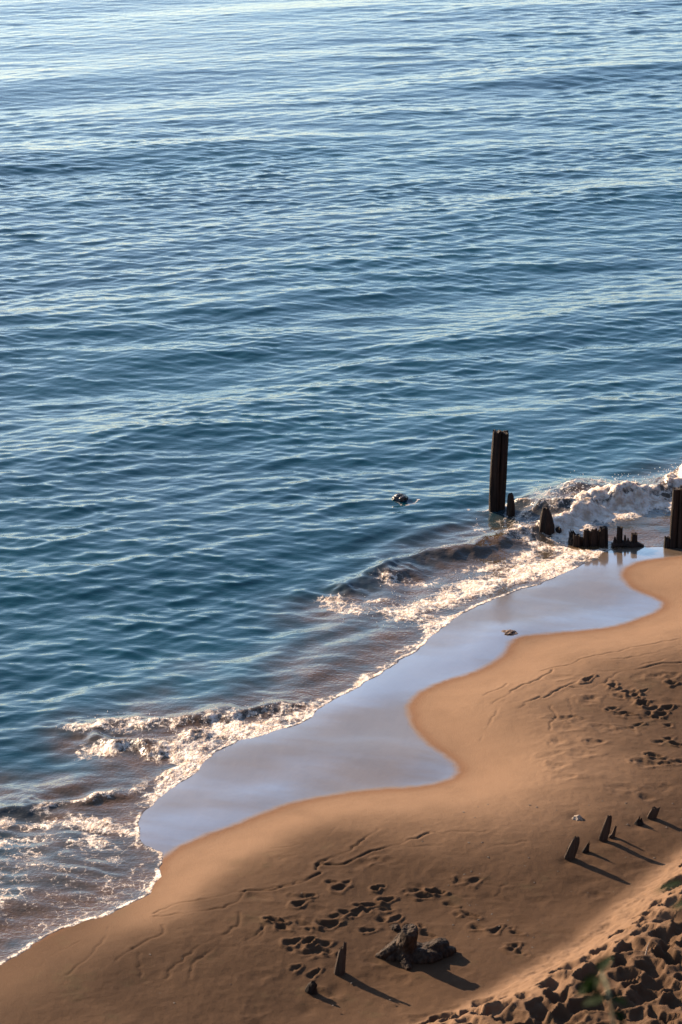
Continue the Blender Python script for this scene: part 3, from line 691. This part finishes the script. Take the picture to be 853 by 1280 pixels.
# pebbles and bits on the beach
peb = bpy.data.meshes.new('pebble'); bm = bmesh.new(); bmesh.ops.create_icosphere(bm, subdivisions=2, radius=1)
for q in bm.verts: q.co *= 1 + .35 * mn.noise(q.co * 1.4)
bm.to_mesh(peb); bm.free(); peb.materials.append(m_dark)
k = 0
while k < 150:
    u, v = random.uniform(140, 853), random.uniform(1000, 1275)
    x, y = P(u, v, .25)
    if float(dist(dBg, B, np.array([x]), np.array([y]))[0]) < 1.2 or float(dist(dDg, D, np.array([x]), np.array([y]))[0]) > 0: continue
    x, y, z = G(u, v)
    if random.random() > .25 + .75 * (u > 560): continue
    r = random.uniform(.004, .017)
    o = bpy.data.objects.new('pebble', peb); C.objects.link(o); o.location = (x, y, z); o.scale = (r * random.uniform(.8, 1.5), r, r * .6); o.rotation_euler = (0, 0, random.uniform(0, 3))
    tag(o, 'tiny dark pebble scattered on the brown beach sand', 'pebble', 'tiny pebbles on the dry beach'); k += 1

# ------------------------------------------------------------------ leafy sprigs close to the viewer
ml = M('leaf'); vein = ml.noise(30, 3)
m_leaf = ml.set(color=ml.mix(vein, (.006, .015, .003), (.012, .024, .005)), rough=.7, spec=.1)
ml.b.inputs['Subsurface Weight'].default_value = 0
tr = ml.N.new('ShaderNodeBsdfTranslucent'); tr.inputs[0].default_value = (.014, .030, .004, 1)
mx = ml.N.new('ShaderNodeMixShader'); mx.inputs[0].default_value = .3
ml.L.new(ml.b.outputs[0], mx.inputs[1]); ml.L.new(tr.outputs[0], mx.inputs[2]); ml.L.new(mx.outputs[0], ml.N['Material Output'].inputs[0])
mst = M('stem'); m_stem = mst.set(color=(.06, .07, .025), rough=.6)
def leaf_bm(L, Wd):
    bm = bmesh.new(); rows = []
    for k in range(9):
        t = k / 8; wd = Wd * math.sin(math.pi * min(1, t ** .7)) ** .8 * (1 - .25 * t) + .0006; yy = L * t; zz = -.18 * L * t * t
        rows.append([bm.verts.new((sx * wd, yy, zz + abs(sx) * wd * .25)) for sx in (-1, -.5, 0, .5, 1)])
    for a, b in zip(rows[:-1], rows[1:]):
        for j in range(4): bm.faces.new((a[j], a[j + 1], b[j + 1], b[j]))
    g = bmesh.ops.solidify(bm, geom=bm.faces[:], thickness=.0006)
    return bm
def sprig(name, pts_uvd, leaves, label, root):
    """pts: the stem from the ground up; leaves: points (u, v, depth) with length, heading, droop"""
    o = empty(name, root, label, 'plant', 'leafy sprigs on the bluff')
    R0 = Vector(root)
    def at(u, v, dd): r = Vector(ray(u, v)); return Vector((0, 0, CAM_H)) + r * dd
    st = [R0 - Vector((0, 0, .05))] + [at(*p) for p in pts_uvd]
    mesh_obj('stem', log_bm([tuple(q - R0) for q in st], [.007] + [.005 - .003 * i / len(st) for i in range(len(st) - 1)], 8, 1, .03, seed=2), m_stem, o)
    for (u, v, dd, L, hd, tilt) in leaves:
        lf = mesh_obj('leaf', leaf_bm(L, L * .33), m_leaf, o, True)
        lf.location = at(u, v, dd) - R0; lf.rotation_euler = (tilt, random.uniform(-.4, .4), hd)
    return o
def bluff(x, y): return (x, y, ground(x, y))
sprig('leafy_sprig', [(775, 1330, 7.0), (765, 1262, 7.05), (760, 1235, 7.1), (752, 1215, 7.15)],
      [(752, 1222, 7.1, .085, 1.9, -.5), (750, 1215, 7.1, .075, -.6, .4), (745, 1228, 7.1, .055, 2.6, -.2), (757, 1248, 7.05, .07, 1.4, -.3), (762, 1250, 7.05, .075, -1.4, -.3), (766, 1262, 7.05, .06, -2.2, -.5), (748, 1242, 7.1, .04, .8, .6)],
      'out-of-focus leafy sprig rising at the bottom right in front of the pitted dune', bluff(.72, 5.9))
sprig('leafy_sprig', [(930, 1250, 6.8), (900, 1130, 6.9), (862, 1106, 7.0)],
      [(856, 1104, 7.0, .090, 1.45, -.25), (868, 1108, 7.0, .06, 2.6, -.2), (860, 1130, 7.0, .055, 1.2, -.4), (880, 1118, 6.95, .07, -1.2, -.3)],
      'out-of-focus leafy sprig reaching in from the right edge above the dune', bluff(1.05, 5.6))
